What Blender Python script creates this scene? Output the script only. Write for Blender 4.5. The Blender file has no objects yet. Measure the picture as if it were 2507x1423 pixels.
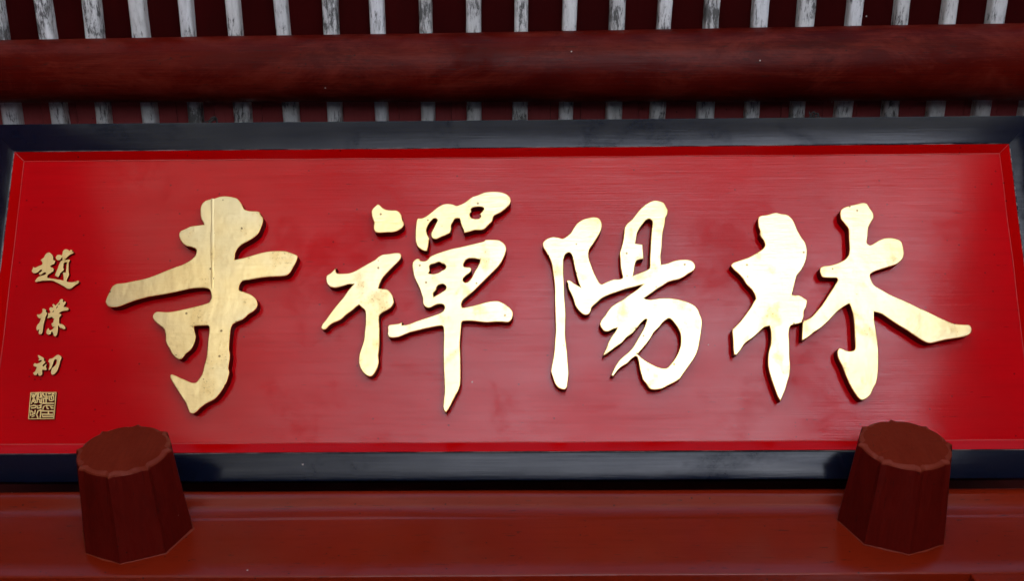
import bpy, bmesh, math, random
from math import radians, sin, cos, pi
from mathutils import Matrix, Vector, noise
random.seed(7)
SC = bpy.context.scene
COL = SC.collection

# ------------------------------------------------------------------ camera
cam_d = bpy.data.cameras.new("camera")
cam_d.sensor_width = 36.0
cam_d.lens = 36.0 * 2700.0 / 2507.0
cam_d.clip_start = 0.05
cam_d.clip_end = 500.0
cam = bpy.data.objects.new("camera", cam_d)
cam.location = (0, 0, 1.6)
cam.rotation_euler = (radians(90 + 65), 0, 0)
COL.objects.link(cam)
SC.camera = cam

# ------------------------------------------------------------------ sky and sun
SUN_EL, SUN_ROT = radians(76), radians(28)
W = bpy.data.worlds.new("World")
SC.world = W
W.use_nodes = True
wn = W.node_tree.nodes
wn.clear()
sky = wn.new('ShaderNodeTexSky')
sky.sky_type = 'NISHITA'
sky.sun_disc = False
sky.sun_elevation = SUN_EL
sky.sun_rotation = SUN_ROT
bg = wn.new('ShaderNodeBackground')
bg.inputs['Strength'].default_value = 0.05
wo = wn.new('ShaderNodeOutputWorld')
W.node_tree.links.new(sky.outputs[0], bg.inputs['Color'])
W.node_tree.links.new(bg.outputs[0], wo.inputs['Surface'])
sun_d = bpy.data.lights.new("sun", 'SUN')
sun_d.energy = 4.9
sun_d.angle = radians(0.5)
sun_d.color = (1.0, 0.97, 0.93)
sun = bpy.data.objects.new("sun", sun_d)
sd = Vector((sin(SUN_ROT) * cos(SUN_EL), cos(SUN_ROT) * cos(SUN_EL), sin(SUN_EL)))
sun.rotation_euler = (-sd).to_track_quat('-Z', 'Y').to_euler()
COL.objects.link(sun)
vs = SC.view_settings
vs.view_transform = 'Standard'
vs.look = 'None'
vs.exposure = 2.45
vs.gamma = 1.0
SC.cycles.max_bounces = 8

# ------------------------------------------------------------------ measured data (metres, or tenths of a millimetre in the plaque's own plane)
PLAQUE_M = [[0.999887, -0.002859, -0.014726, -0.006929], [-0.011592, -0.770356, -0.637509, 1.094023], [-0.009522, 0.637608, -0.770303, 3.925385], [0.0, 0.0, 0.0, 1.0]]
RAFTERS = [(-1.3277, 0.5907, -1.3376, 0.8218), (-1.2035, 0.5889, -1.2106, 0.8218), (-1.0805, 0.5871, -1.0924, 0.8218), (-0.9618, 0.5854, -0.9686, 0.8218), (-0.8379, 0.5837, -0.846, 0.8218), (-0.7161, 0.5819, -0.7201, 0.8218), (-0.5923, 0.5801, -0.5909, 0.8218), (-0.4676, 0.5783, -0.4737, 0.8218), (-0.3471, 0.5766, -0.3489, 0.8218), (-0.2224, 0.5748, -0.2241, 0.8218), (-0.0989, 0.573, -0.1015, 0.8218), (0.0235, 0.5713, 0.0212, 0.8218), (0.148, 0.5695, 0.1438, 0.8218), (0.2708, 0.5677, 0.2719, 0.8218), (0.3925, 0.566, 0.3891, 0.8218), (0.5136, 0.5642, 0.5171, 0.8218), (0.6378, 0.5624, 0.6409, 0.8218), (0.7567, 0.5607, 0.7624, 0.8218), (0.8807, 0.559, 0.8851, 0.8218), (1.0006, 0.5572, 1.0099, 0.8218), (1.1234, 0.5555, 1.1314, 0.8218), (1.2452, 0.5537, 1.253, 0.8218), (1.368, 0.552, 1.3756, 0.8218)]
RIDGE = [-0.7054, 0.2361, -0.6908, 0.0146]
SIDE_Y0, SIDE_Y1, EAVE_Y = -2.3, -2.2, 0.3  # ends of the unseen side walls and eave, placed to shape bounce light
LETTERS = {
 'si': [
  '-6760,2423 -6594,2404 -6457,2356 -6358,2236 -6278,2095 -6162,2049 -5926,2030 -5881,1952 -5825,1877 -5815,1770 -5844,1653 -5906,1493 -6022,1377 -6149,1293 -6277,1220 -6373,1126 -6427,999 -6433,842 -6197,893 -5898,985 -5678,1036 -5476,1052 -5243,1044 -5109,1000 -4960,926 -4974,800 -5051,633 -5097,539 -5184,456 -5323,430 -5545,421 -5805,398 -6065,348 -6224,318 -6279,225 -6286,111 -6168,58 -6004,-5 -5878,-109 -5831,-233 -5855,-332 -5931,-414 -6037,-485 -6093,-546 -6169,-607 -6286,-657 -6373,-708 -6416,-809 -6426,-971 -6431,-1154 -6425,-1315 -6398,-1436 -6407,-1596 -6418,-1736 -6389,-1836 -6406,-1935 -6437,-2064 -6481,-2153 -6542,-2272 -6632,-2399 -6706,-2468 -6820,-2526 -6914,-2585 -7007,-2663 -7079,-2741 -7154,-2785 -7224,-2769 -7279,-2681 -7338,-2543 -7393,-2464 -7480,-2346 -7568,-2217 -7657,-2088 -7723,-1988 -7744,-1918 -7722,-1878 -7652,-1893 -7529,-1949 -7387,-2010 -7244,-2070 -7146,-2070 -7073,-1981 -7012,-1872 -6976,-1673 -6938,-1493 -6931,-1312 -6929,-1049 -6919,-887 -6927,-775 -6959,-741 -7079,-740 -7218,-747 -7277,-759 -7261,-845 -7221,-987 -7235,-1129 -7282,-1260 -7336,-1330 -7411,-1390 -7465,-1470 -7521,-1524 -7590,-1523 -7663,-1479 -7738,-1398 -7795,-1297 -7863,-1196 -7906,-1104 -7920,-962 -7961,-830 -8015,-769 -8131,-686 -8207,-614 -8253,-543 -8249,-471 -8184,-406 -8104,-402 -7903,-412 -7704,-382 -7468,-332 -7231,-272 -7054,-222 -6967,-181 -6923,-89 -6922,-40 -6954,84 -6998,136 -7100,164 -7301,159 -7520,123 -7797,59 -8055,9 -8314,-31 -8531,-81 -8708,-136 -8864,-193 -8999,-249 -9097,-284 -9237,-289 -9320,-262 -9383,-169 -9376,-86 -9336,27 -9287,162 -9252,224 -9166,275 -8986,295 -8748,345 -8510,396 -8293,471 -8039,580 -7843,663 -7645,735 -7471,839 -7367,954 -7349,1048 -7368,1112 -7473,1155 -7618,1198 -7717,1294 -7780,1412 -7787,1497 -7757,1560 -7648,1613 -7530,1672 -7368,1696 -7216,1712 -7229,1759 -7287,1856 -7316,1985 -7325,2114 -7302,2222 -7225,2308 -7145,2340 -7003,2371 -6883,2413',
 ],
 'chan_dot': [
  '-3105,2195 -3053,2167 -2990,2102 -2907,2058 -2784,2040 -2661,2035 -2589,1991 -2536,1905 -2513,1798 -2477,1723 -2479,1648 -2529,1585 -2629,1522 -2750,1491 -2892,1488 -3034,1478 -3136,1494 -3178,1547 -3191,1632 -3184,1739 -3206,1792 -3239,1889 -3253,2018 -3224,2082 -3175,2135',
 ],
 'chan_top': [
  '-2148,1833 -2046,1837 -1945,1890 -1824,1985 -1703,2091 -1582,2166 -1460,2193 -1337,2179 -1235,2141 -1133,2173 -1052,2215 -869,2354 -726,2407 -583,2466 -399,2491 -215,2478 -72,2434 30,2347 50,2250 29,2164 -73,2057 -195,1962 -337,1888 -368,1835 -388,1749 -479,1654 -580,1549 -681,1528 -803,1529 -924,1488 -1056,1457 -1067,1531 -1108,1616 -1139,1723 -1160,1809 -1211,1826 -1272,1810 -1312,1735 -1352,1661 -1355,1555 -1380,1470 -1471,1417 -1592,1365 -1713,1313 -1794,1335 -1831,1410 -1817,1494 -1767,1600 -1728,1685 -1689,1781 -1730,1824 -1781,1814 -1861,1729 -1910,1644 -1939,1538 -1917,1431 -1871,1336 -1883,1219 -1896,1114 -1920,1019 -1991,1026 -2073,1073 -2145,1137 -2187,1243 -2200,1391 -2199,1540 -2190,1689 -2177,1785',
  '-827,2095 -725,2109 -623,2094 -592,2050 -633,1986 -683,1923 -663,1869 -703,1816 -805,1810 -886,1839 -917,1914 -883,1978 -888,2053',
 ],
 'chan_body': [
  '-2159,836 -2099,836 -2068,790 -1967,778 -1907,809 -1847,882 -1727,944 -1527,1017 -1325,1078 -1124,1119 -922,1170 -720,1217 -589,1252 -549,1288 -397,1293 -236,1281 -135,1217 -74,1143 -58,1048 -85,933 -155,765 -256,620 -396,475 -516,351 -616,248 -715,145 -815,43 -934,-59 -1033,-141 -1082,-213 -1095,-284 -1071,-347 -912,-323 -713,-273 -514,-217 -355,-194 -235,-199 -116,-257 23,-360 92,-463 92,-565 52,-656 -17,-706 -176,-695 -334,-694 -513,-707 -671,-692 -850,-671 -989,-670 -1078,-684 -1097,-801 -1106,-943 -1123,-1185 -1111,-1446 -1102,-1746 -1100,-2044 -1114,-2182 -1152,-2300 -1210,-2398 -1267,-2516 -1324,-2633 -1381,-2730 -1429,-2789 -1479,-2730 -1495,-2652 -1482,-2475 -1468,-2318 -1478,-2042 -1495,-1744 -1505,-1444 -1503,-1163 -1502,-941 -1519,-809 -1563,-778 -1702,-798 -1899,-837 -2097,-886 -2274,-930 -2412,-986 -2529,-1036 -2648,-1055 -2747,-1044 -2788,-994 -2791,-872 -2793,-781 -2755,-746 -2636,-731 -2517,-711 -2454,-675 -2466,-756 -2377,-749 -2259,-713 -2101,-653 -1923,-593 -1745,-533 -1587,-472 -1518,-422 -1493,-350 -1510,-289 -1570,-264 -1650,-267 -1729,-298 -1798,-338 -1868,-354 -1948,-317 -1993,-245 -2001,-121 -2012,-93 -2043,10 -2096,155 -2159,280 -2211,404 -2244,550 -2263,676 -2238,770',
  '-1844,673 -1724,718 -1634,755 -1563,713 -1502,691 -1471,629 -1501,577 -1561,546 -1640,494 -1760,464 -1871,481 -1842,548',
  '-1050,709 -1000,803 -920,834 -779,829 -674,801 -688,727 -738,623 -797,520 -867,374 -936,282 -1006,251 -1056,282 -1061,345 -997,417 -917,479 -874,541 -888,614 -979,625 -1049,642',
  '-1636,193 -1536,213 -1466,161 -1475,89 -1554,27 -1653,-34 -1742,-85 -1753,-2 -1694,69 -1675,142',
 ],
 'chan_left': [
  '-4028,630 -4046,563 -4013,500 -3933,489 -3732,498 -3592,549 -3454,632 -3296,725 -3137,818 -3058,891 -2959,943 -2818,963 -2677,983 -2556,978 -2518,919 -2532,835 -2611,741 -2729,616 -2846,492 -2943,368 -3000,244 -3027,130 -2937,115 -2836,102 -2754,35 -2692,-68 -2665,-192 -2664,-220 -2715,-322 -2823,-403 -2921,-454 -2989,-525 -2996,-647 -2981,-830 -2975,-1033 -2971,-1194 -2977,-1335 -2989,-1476 -2973,-1616 -2995,-1735 -3051,-1855 -3107,-1934 -3175,-1957 -3255,-1923 -3336,-1853 -3398,-1753 -3437,-1633 -3428,-1433 -3384,-1272 -3339,-1111 -3326,-909 -3312,-706 -3318,-502 -3338,-400 -3414,-328 -3475,-270 -3524,-306 -3621,-398 -3757,-500 -3872,-611 -3970,-661 -4068,-702 -4145,-762 -4222,-843 -4291,-853 -4333,-802 -4306,-720 -4231,-619 -4137,-477 -4023,-314 -3928,-191 -3832,-68 -3737,83 -3622,223 -3742,218 -3881,177 -4040,143 -4162,169 -4235,242 -4266,356 -4253,439 -4155,512 -4077,595',
 ],
 'yang': [
  '2026,1832 2127,1799 2185,1703 2193,1597 2159,1470 2075,1322 1971,1154 1898,1050 1865,924 1883,777 1930,631 1986,464 2053,318 2110,214 2160,193 2271,244 2432,305 2548,307 2636,339 2625,439 2600,605 2595,793 2589,940 2633,1086 2667,1212 2703,1423 2717,1550 2770,1645 2916,1783 3064,1974 3189,2101 3335,2197 3458,2234 3579,2216 3669,2172 3716,2075 3757,1990 3739,1883 3695,1798 3669,1628 3622,1459 3594,1248 3581,1058 3551,891 3552,661 3683,681 3846,742 4007,772 4167,771 4266,739 4332,655 4338,572 4295,500 4172,428 4069,356 3947,295 3807,265 3686,224 3563,143 3441,71 3318,-21 3217,-92 3131,-153 3174,-170 3253,-186 3373,-172 3492,-153 3730,-154 3928,-186 4123,-249 4278,-332 4353,-424 4397,-547 4437,-669 4435,-790 4408,-952 4369,-1153 4321,-1353 4265,-1493 4181,-1632 4077,-1771 3974,-1909 3871,-2047 3751,-2125 3612,-2193 3454,-2271 3278,-2295 3182,-2269 3107,-2161 3033,-2062 2998,-1943 2967,-1804 2948,-1655 2922,-1545 2884,-1521 2794,-1584 2693,-1683 2594,-1742 2494,-1821 2413,-1920 2363,-1979 2314,-1959 2346,-1880 2418,-1741 2499,-1622 2600,-1523 2720,-1424 2822,-1314 2904,-1184 2987,-1044 3071,-903 3135,-762 3168,-661 3138,-655 3037,-741 2934,-872 2832,-983 2691,-1083 2589,-1203 2469,-1282 2349,-1372 2229,-1461 2149,-1505 2150,-1461 2212,-1341 2275,-1181 2357,-1040 2439,-930 2477,-859 2401,-879 2281,-939 2183,-928 2116,-847 2084,-755 2130,-654 2212,-553 2294,-431 2375,-340 2497,-259 2638,-178 2760,-86 2881,-5 3004,87 3086,163 2905,119 2705,68 2503,-2 2303,-73 2142,-154 2040,-246 1919,-357 1887,-459 1836,-530 1756,-546 1678,-509 1581,-406 1523,-304 1485,-160 1428,-16 1380,88 1362,212 1333,271 1373,296 1433,281 1512,218 1650,135 1612,238 1565,425 1528,592 1501,759 1473,885 1434,948 1384,959 1323,907 1285,802 1275,656 1272,448 1283,241 1288,-69 1311,-519 1301,-771 1294,-1014 1314,-1255 1336,-1476 1343,-1636 1358,-1894 1336,-2092 1314,-2220 1275,-2273 1216,-2279 1119,-2239 1042,-2150 986,-1991 948,-1852 980,-1673 1022,-1434 1045,-1173 1068,-891 1063,-566 1058,-157 1060,49 1053,222 1025,450 998,679 950,826 861,994 802,1100 792,1195 844,1268 925,1320 1047,1351 1167,1333 1268,1307 1370,1370 1452,1443 1535,1580 1618,1686 1741,1770 1884,1812',
  '3310,1775 3369,1726 3377,1651 3351,1482 3326,1250 3304,997 3286,788 3281,621 3259,559 3177,508 3056,467 2894,395 2917,499 2941,644 2985,748 3066,779 3137,800 3145,873 3136,1083 3138,1146 2968,1174 2998,1315 3016,1421 3080,1548 3175,1674 3239,1748',
  '3672,-638 3730,-664 3787,-736 3861,-847 3915,-969 3929,-1110 3913,-1271 3857,-1431 3793,-1550 3690,-1689 3589,-1788 3491,-1797 3355,-1757 3202,-1676 3049,-1576 2944,-1475 2985,-1416 3118,-1266 3241,-1106 3325,-965 3447,-845 3550,-724',
 ],
 'lin_left': [
  '6288,1910 6398,1883 6557,1855 6674,1736 6727,1605 6767,1475 6854,1293 6931,1163 6960,982 6929,776 6855,598 6773,470 6693,382 6649,268 6602,116 6540,-86 6599,-104 6697,-100 6813,-176 6876,-225 6848,-375 6787,-488 6770,-625 6728,-712 6713,-754 6602,-786 6479,-817 6431,-884 6405,-1020 6402,-1243 6386,-1562 6386,-1782 6360,-1952 6295,-2146 6236,-2315 6167,-2459 6112,-2574 6049,-2446 5980,-2217 5922,-1999 5883,-1779 5885,-1633 5907,-1461 5967,-1265 5990,-1092 5989,-919 5970,-832 5860,-856 5719,-979 5592,-1090 5391,-1237 5286,-1384 5184,-1499 5124,-1494 5114,-1358 5118,-1161 5114,-913 5158,-864 5298,-728 5428,-567 5560,-392 5667,-217 5693,-181 5675,-80 5609,47 5494,174 5428,302 5336,417 5220,532 5168,622 5229,691 5429,761 5605,824 5808,939 5937,1028 5986,1118 5961,1221 5882,1352 5893,1456 5859,1586 5884,1808 6086,1859',
 ],
 'lin_right': [
  '8342,2138 8439,2116 8504,1997 8568,1879 8570,1761 8498,1644 8426,1514 8398,1333 8363,1152 8427,1095 8529,1138 8659,1214 8786,1260 8959,1264 9103,1224 9171,1159 9194,1017 9200,888 9159,760 9025,633 8848,571 8647,508 8470,446 8379,383 8372,294 8443,129 8604,14 8834,-126 9160,-279 9413,-417 9644,-531 9896,-670 10172,-796 10410,-822 10529,-835 10568,-922 10532,-1033 10430,-1094 10185,-1142 9941,-1178 9695,-1238 9573,-1254 9458,-1212 9277,-1087 9098,-950 8893,-813 8690,-662 8554,-561 8389,-510 8374,-685 8389,-933 8403,-1181 8406,-1427 8381,-1720 8348,-1963 8296,-2157 8212,-2301 8141,-2433 8026,-2529 7930,-2552 7862,-2504 7778,-2371 7697,-2202 7619,-1984 7562,-1789 7482,-1593 7469,-1446 7512,-1360 7572,-1360 7664,-1410 7759,-1428 7856,-1404 7887,-1325 7897,-1054 7905,-806 7896,-557 7845,-344 7823,-319 7670,-406 7515,-530 7332,-716 7151,-876 6974,-987 6821,-1110 6683,-1183 6706,-948 6744,-720 6826,-688 6952,-614 7083,-477 7215,-328 7379,-92 7488,59 7570,185 7607,248 7591,299 7409,306 7264,327 7218,442 7231,544 7307,589 7456,606 7631,656 7809,744 7903,846 7940,1000 7948,1258 7955,1492 7879,1623 7801,1741 7793,1885 7819,1963 7910,2028 8088,2079',
 ],
 'zhao': [
  '-10941,1117 -10898,1102 -10843,1051 -10817,999 -10799,923 -10757,910 -10759,872 -10779,829 -10826,804 -10865,779 -10845,753 -10799,736 -10775,702 -10782,651 -10823,618 -10876,576 -10902,551 -10905,500 -10867,483 -10783,470 -10700,457 -10601,439 -10509,422 -10515,481 -10531,565 -10548,608 -10529,620 -10475,611 -10475,700 -10476,785 -10472,869 -10513,870 -10551,840 -10547,802 -10551,760 -10553,734 -10534,709 -10534,675 -10571,633 -10609,600 -10620,549 -10648,503 -10682,516 -10722,550 -10709,617 -10684,701 -10664,786 -10642,854 -10615,904 -10587,913 -10587,955 -10595,994 -10621,968 -10642,930 -10699,922 -10743,956 -10752,999 -10720,1050 -10671,1058 -10612,1041 -10600,1083 -10598,1143 -10569,1181 -10517,1195 -10469,1172 -10442,1150 -10420,1176 -10383,1175 -10367,1141 -10331,1111 -10346,1090 -10393,1069 -10439,1035 -10484,989 -10517,951 -10514,925 -10462,937 -10412,933 -10416,886 -10427,869 -10426,784 -10423,708 -10411,632 -10393,573 -10404,522 -10430,455 -10434,404 -10383,383 -10300,378 -10220,395 -10166,419 -10139,394 -10143,352 -10197,319 -10250,277 -10310,227 -10357,211 -10407,224 -10495,279 -10581,326 -10675,372 -10752,407 -10827,420 -10925,416 -11023,413 -11103,396 -11159,384 -11189,401 -11173,443 -11138,493 -11092,527 -11021,552 -10965,568 -10944,593 -10954,619 -10995,619 -11033,586 -11071,562 -11106,578 -11109,607 -11071,637 -11041,666 -11069,691 -11100,675 -11144,629 -11198,604 -11239,604 -11284,638 -11292,672 -11269,722 -11273,765 -11213,743 -11144,781 -11073,810 -11055,840 -11073,891 -11110,929 -11073,963 -11035,992 -11016,1052 -10980,1099',
 ],
 'pu_left': [
  '-10920,-255 -10886,-268 -10847,-293 -10854,-330 -10819,-364 -10823,-405 -10846,-454 -10849,-504 -10863,-570 -10872,-636 -10876,-710 -10876,-792 -10889,-858 -10927,-881 -10961,-866 -10969,-825 -10968,-759 -11001,-788 -11024,-767 -11031,-701 -11013,-643 -10980,-611 -10961,-561 -10951,-495 -10992,-491 -11028,-462 -11051,-420 -11043,-397 -10994,-396 -10948,-371 -10929,-321 -10942,-280',
 ],
 'pu_right': [
  '-10505,-27 -10474,-46 -10474,-92 -10456,-108 -10442,-85 -10408,-100 -10408,-134 -10432,-183 -10444,-229 -10395,-223 -10345,-242 -10317,-275 -10331,-304 -10395,-312 -10458,-324 -10512,-353 -10545,-386 -10500,-390 -10478,-411 -10494,-448 -10520,-481 -10519,-531 -10512,-597 -10492,-630 -10443,-635 -10392,-664 -10355,-713 -10351,-746 -10382,-763 -10433,-738 -10484,-717 -10512,-675 -10532,-679 -10525,-745 -10525,-827 -10537,-901 -10566,-934 -10601,-913 -10631,-851 -10651,-814 -10674,-826 -10678,-868 -10724,-888 -10775,-867 -10788,-818 -10777,-768 -10749,-731 -10730,-752 -10724,-773 -10687,-777 -10650,-753 -10621,-712 -10607,-691 -10647,-703 -10674,-670 -10687,-621 -10650,-588 -10646,-547 -10634,-510 -10668,-493 -10695,-464 -10750,-484 -10781,-496 -10803,-484 -10790,-447 -10794,-372 -10750,-364 -10750,-331 -10775,-281 -10767,-239 -10736,-227 -10699,-236 -10689,-215 -10713,-173 -10696,-144 -10665,-165 -10642,-194 -10606,-149 -10562,-99 -10543,-45',
  '-10573,-166 -10551,-126 -10538,-145 -10562,-178',
  '-10617,-244 -10593,-195 -10580,-211 -10604,-261',
  '-10695,-339 -10671,-306 -10662,-323 -10683,-352',
 ],
 'chu_left': [
  '-10915,-1371 -10882,-1383 -10839,-1408 -10792,-1432 -10773,-1465 -10777,-1497 -10738,-1530 -10743,-1554 -10776,-1586 -10796,-1627 -10762,-1643 -10746,-1611 -10705,-1575 -10705,-1611 -10718,-1643 -10694,-1684 -10689,-1728 -10734,-1724 -10787,-1716 -10790,-1756 -10780,-1804 -10793,-1844 -10823,-1862 -10857,-1848 -10881,-1804 -10894,-1800 -10910,-1836 -10937,-1845 -10980,-1819 -10991,-1787 -10962,-1763 -10942,-1723 -10930,-1682 -10921,-1654 -10967,-1642 -11005,-1617 -10998,-1577 -10976,-1557 -10942,-1573 -10895,-1561 -10849,-1537 -10825,-1505 -10839,-1485 -10869,-1501 -10901,-1501 -10900,-1476 -10881,-1464 -10909,-1427 -10927,-1387',
 ],
 'chu_right': [
  '-10462,-1363 -10434,-1369 -10391,-1398 -10372,-1435 -10379,-1475 -10398,-1524 -10403,-1588 -10417,-1653 -10437,-1734 -10464,-1782 -10500,-1822 -10546,-1838 -10572,-1813 -10581,-1765 -10572,-1701 -10563,-1672 -10526,-1644 -10490,-1604 -10475,-1556 -10477,-1499 -10495,-1474 -10526,-1482 -10546,-1523 -10553,-1571 -10568,-1620 -10583,-1676 -10614,-1716 -10641,-1732 -10640,-1700 -10633,-1652 -10632,-1587 -10640,-1551 -10670,-1526 -10656,-1474 -10633,-1457 -10586,-1450 -10541,-1417 -10497,-1377',
 ],
}
SEAL_FRAME = '-11022,-2237 -10416,-2231 -10408,-2857 -11008,-2863'
SEAL_STROKES = ['-10726,-2268 -10695,-2329 -10634,-2341 -10600,-2329', '-10599,-2275 -10558,-2269', '-10512,-2258 -10507,-2306', '-10481,-2264 -10467,-2288', '-10655,-2257 -10648,-2329 -10634,-2490', '-10702,-2382 -10601,-2377', '-10570,-2329 -10469,-2324 -10463,-2414 -10517,-2437 -10563,-2425 -10570,-2329', '-10527,-2335 -10509,-2395', '-10711,-2382 -10687,-2490', '-10714,-2493 -10458,-2491', '-10982,-2279 -10962,-2351 -10909,-2339 -10899,-2274', '-10939,-2285 -10921,-2453', '-10940,-2387 -10970,-2495', '-10917,-2381 -10879,-2453', '-10870,-2262 -10850,-2334', '-10836,-2244 -10824,-2352', '-10789,-2238 -10771,-2352', '-10740,-2244 -10755,-2328', '-10860,-2355 -10735,-2352', '-10851,-2382 -10836,-2471 -10894,-2483', '-10782,-2412 -10783,-2466 -10744,-2490', '-10748,-2394 -10744,-2490', '-10833,-2388 -10782,-2418', '-10687,-2633 -10682,-2568 -10614,-2538 -10595,-2610 -10564,-2616', '-10601,-2544 -10530,-2544 -10500,-2604 -10458,-2604', '-10523,-2550 -10464,-2551', '-10702,-2669 -10439,-2673 -10443,-2750 -10700,-2743', '-10559,-2669 -10551,-2741', '-10687,-2746 -10682,-2799 -10444,-2795', '-10975,-2560 -10912,-2537 -10863,-2549 -10859,-2591 -10959,-2602', '-10833,-2549 -10822,-2603 -10739,-2597', '-10786,-2549 -10734,-2532', '-10746,-2531 -10745,-2597', '-10973,-2667 -10959,-2768', '-10964,-2661 -10913,-2697 -10909,-2733', '-10864,-2656 -10867,-2739 -10936,-2763 -10862,-2787 -10919,-2804', '-10734,-2645 -10803,-2668 -10823,-2757 -10786,-2823', '-10733,-2651 -10731,-2728 -10733,-2817']

# ------------------------------------------------------------------ helpers
def empty(name, label, cat, loc=(0, 0, 0), mat=None, group=None):
    o = bpy.data.objects.new(name, None)
    o.empty_display_size = 0.1
    COL.objects.link(o)
    if mat is not None:
        o.matrix_world = mat
    else:
        o.location = loc
    o['label'] = label
    o['category'] = cat
    if group:
        o['group'] = group
    return o

def link(name, me, mats, parent=None, label=None):
    o = bpy.data.objects.new(name, me)
    COL.objects.link(o)
    for m in (mats if isinstance(mats, (list, tuple)) else [mats]):
        me.materials.append(m)
    if parent is not None:
        o.parent = parent
    if label:
        o['label'] = label
    return o

def mesh(name, verts, faces, smooth=False):
    me = bpy.data.meshes.new(name)
    me.from_pydata([tuple(v) for v in verts], [], faces)
    if smooth:
        for p in me.polygons:
            p.use_smooth = True
    me.update()
    return me

def box(name, x0, x1, y0, y1, z0, z1, bevel=0.0):
    bm = bmesh.new()
    bmesh.ops.create_cube(bm, size=1.0)
    for v in bm.verts:
        v.co = Vector(((x0 + x1) / 2 + v.co.x * (x1 - x0), (y0 + y1) / 2 + v.co.y * (y1 - y0), (z0 + z1) / 2 + v.co.z * (z1 - z0)))
    if bevel:
        bmesh.ops.bevel(bm, geom=bm.edges[:], offset=bevel, segments=2, affect='EDGES', profile=0.5)
    me = bpy.data.meshes.new(name)
    bm.to_mesh(me)
    bm.free()
    return me

def pts2(s):
    return [tuple(float(a) * 1e-4 for a in t.split(',')) for t in s.split()]

def smooth_loop(P, k=4):
    """closed centripetal-like Catmull-Rom through the traced points"""
    out = []
    n = len(P)
    for i in range(n):
        p0, p1, p2, p3 = [Vector(P[(i + j - 1) % n]) for j in range(4)]
        a, b = (p1 - p0), (p3 - p2)
        d = (p2 - p1).length
        m1 = (p2 - p0) * 0.5
        m2 = (p3 - p1) * 0.5
        # keep tangents from overshooting on uneven spacing
        if m1.length > 0: m1 = m1.normalized() * min(m1.length, d * 0.8)
        if m2.length > 0: m2 = m2.normalized() * min(m2.length, d * 0.8)
        # sharp corners stay sharp
        if a.length and a.normalized().dot((p2 - p1).normalized()) < 0.2: m1 = (p2 - p1) * 0.6
        if b.length and b.normalized().dot((p2 - p1).normalized()) < 0.2: m2 = (p2 - p1) * 0.6
        for j in range(k):
            t = j / k
            t2, t3 = t * t, t * t * t
            q = p1 * (2 * t3 - 3 * t2 + 1) + m1 * (t3 - 2 * t2 + t) + p2 * (-2 * t3 + 3 * t2) + m2 * (t3 - t2)
            out.append((q.x, q.y))
    return out

def relief(name, loops, z0, z1, bev=0.0012):
    """raised plate cut to the outline, with holes; material 0 = front, 1 = sides"""
    cu = bpy.data.curves.new(name, 'CURVE')
    cu.dimensions = '2D'
    cu.fill_mode = 'BOTH'
    cu.extrude = (z1 - z0) / 2 - bev
    cu.bevel_depth = bev
    cu.bevel_resolution = 1
    cu.offset = -bev
    for lp in loops:
        sp = cu.splines.new('POLY')
        sp.points.add(len(lp) - 1)
        for i, (x, y) in enumerate(lp):
            sp.points[i].co = (x, y, 0, 1)
        sp.use_cyclic_u = True
    o = bpy.data.objects.new(name, cu)
    COL.objects.link(o)
    dg = bpy.context.evaluated_depsgraph_get()
    me = bpy.data.meshes.new_from_object(o.evaluated_get(dg))
    bpy.data.objects.remove(o)
    bpy.data.curves.remove(cu)
    me.materials.clear()
    zm = (z0 + z1) / 2
    for v in me.vertices:
        v.co.z += zm
    for p in me.polygons:
        p.material_index = 0 if p.normal.z > 0.97 else (2 if p.normal.z > 0.2 else 1)
        p.use_smooth = False
    me.name = name
    return me

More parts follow.
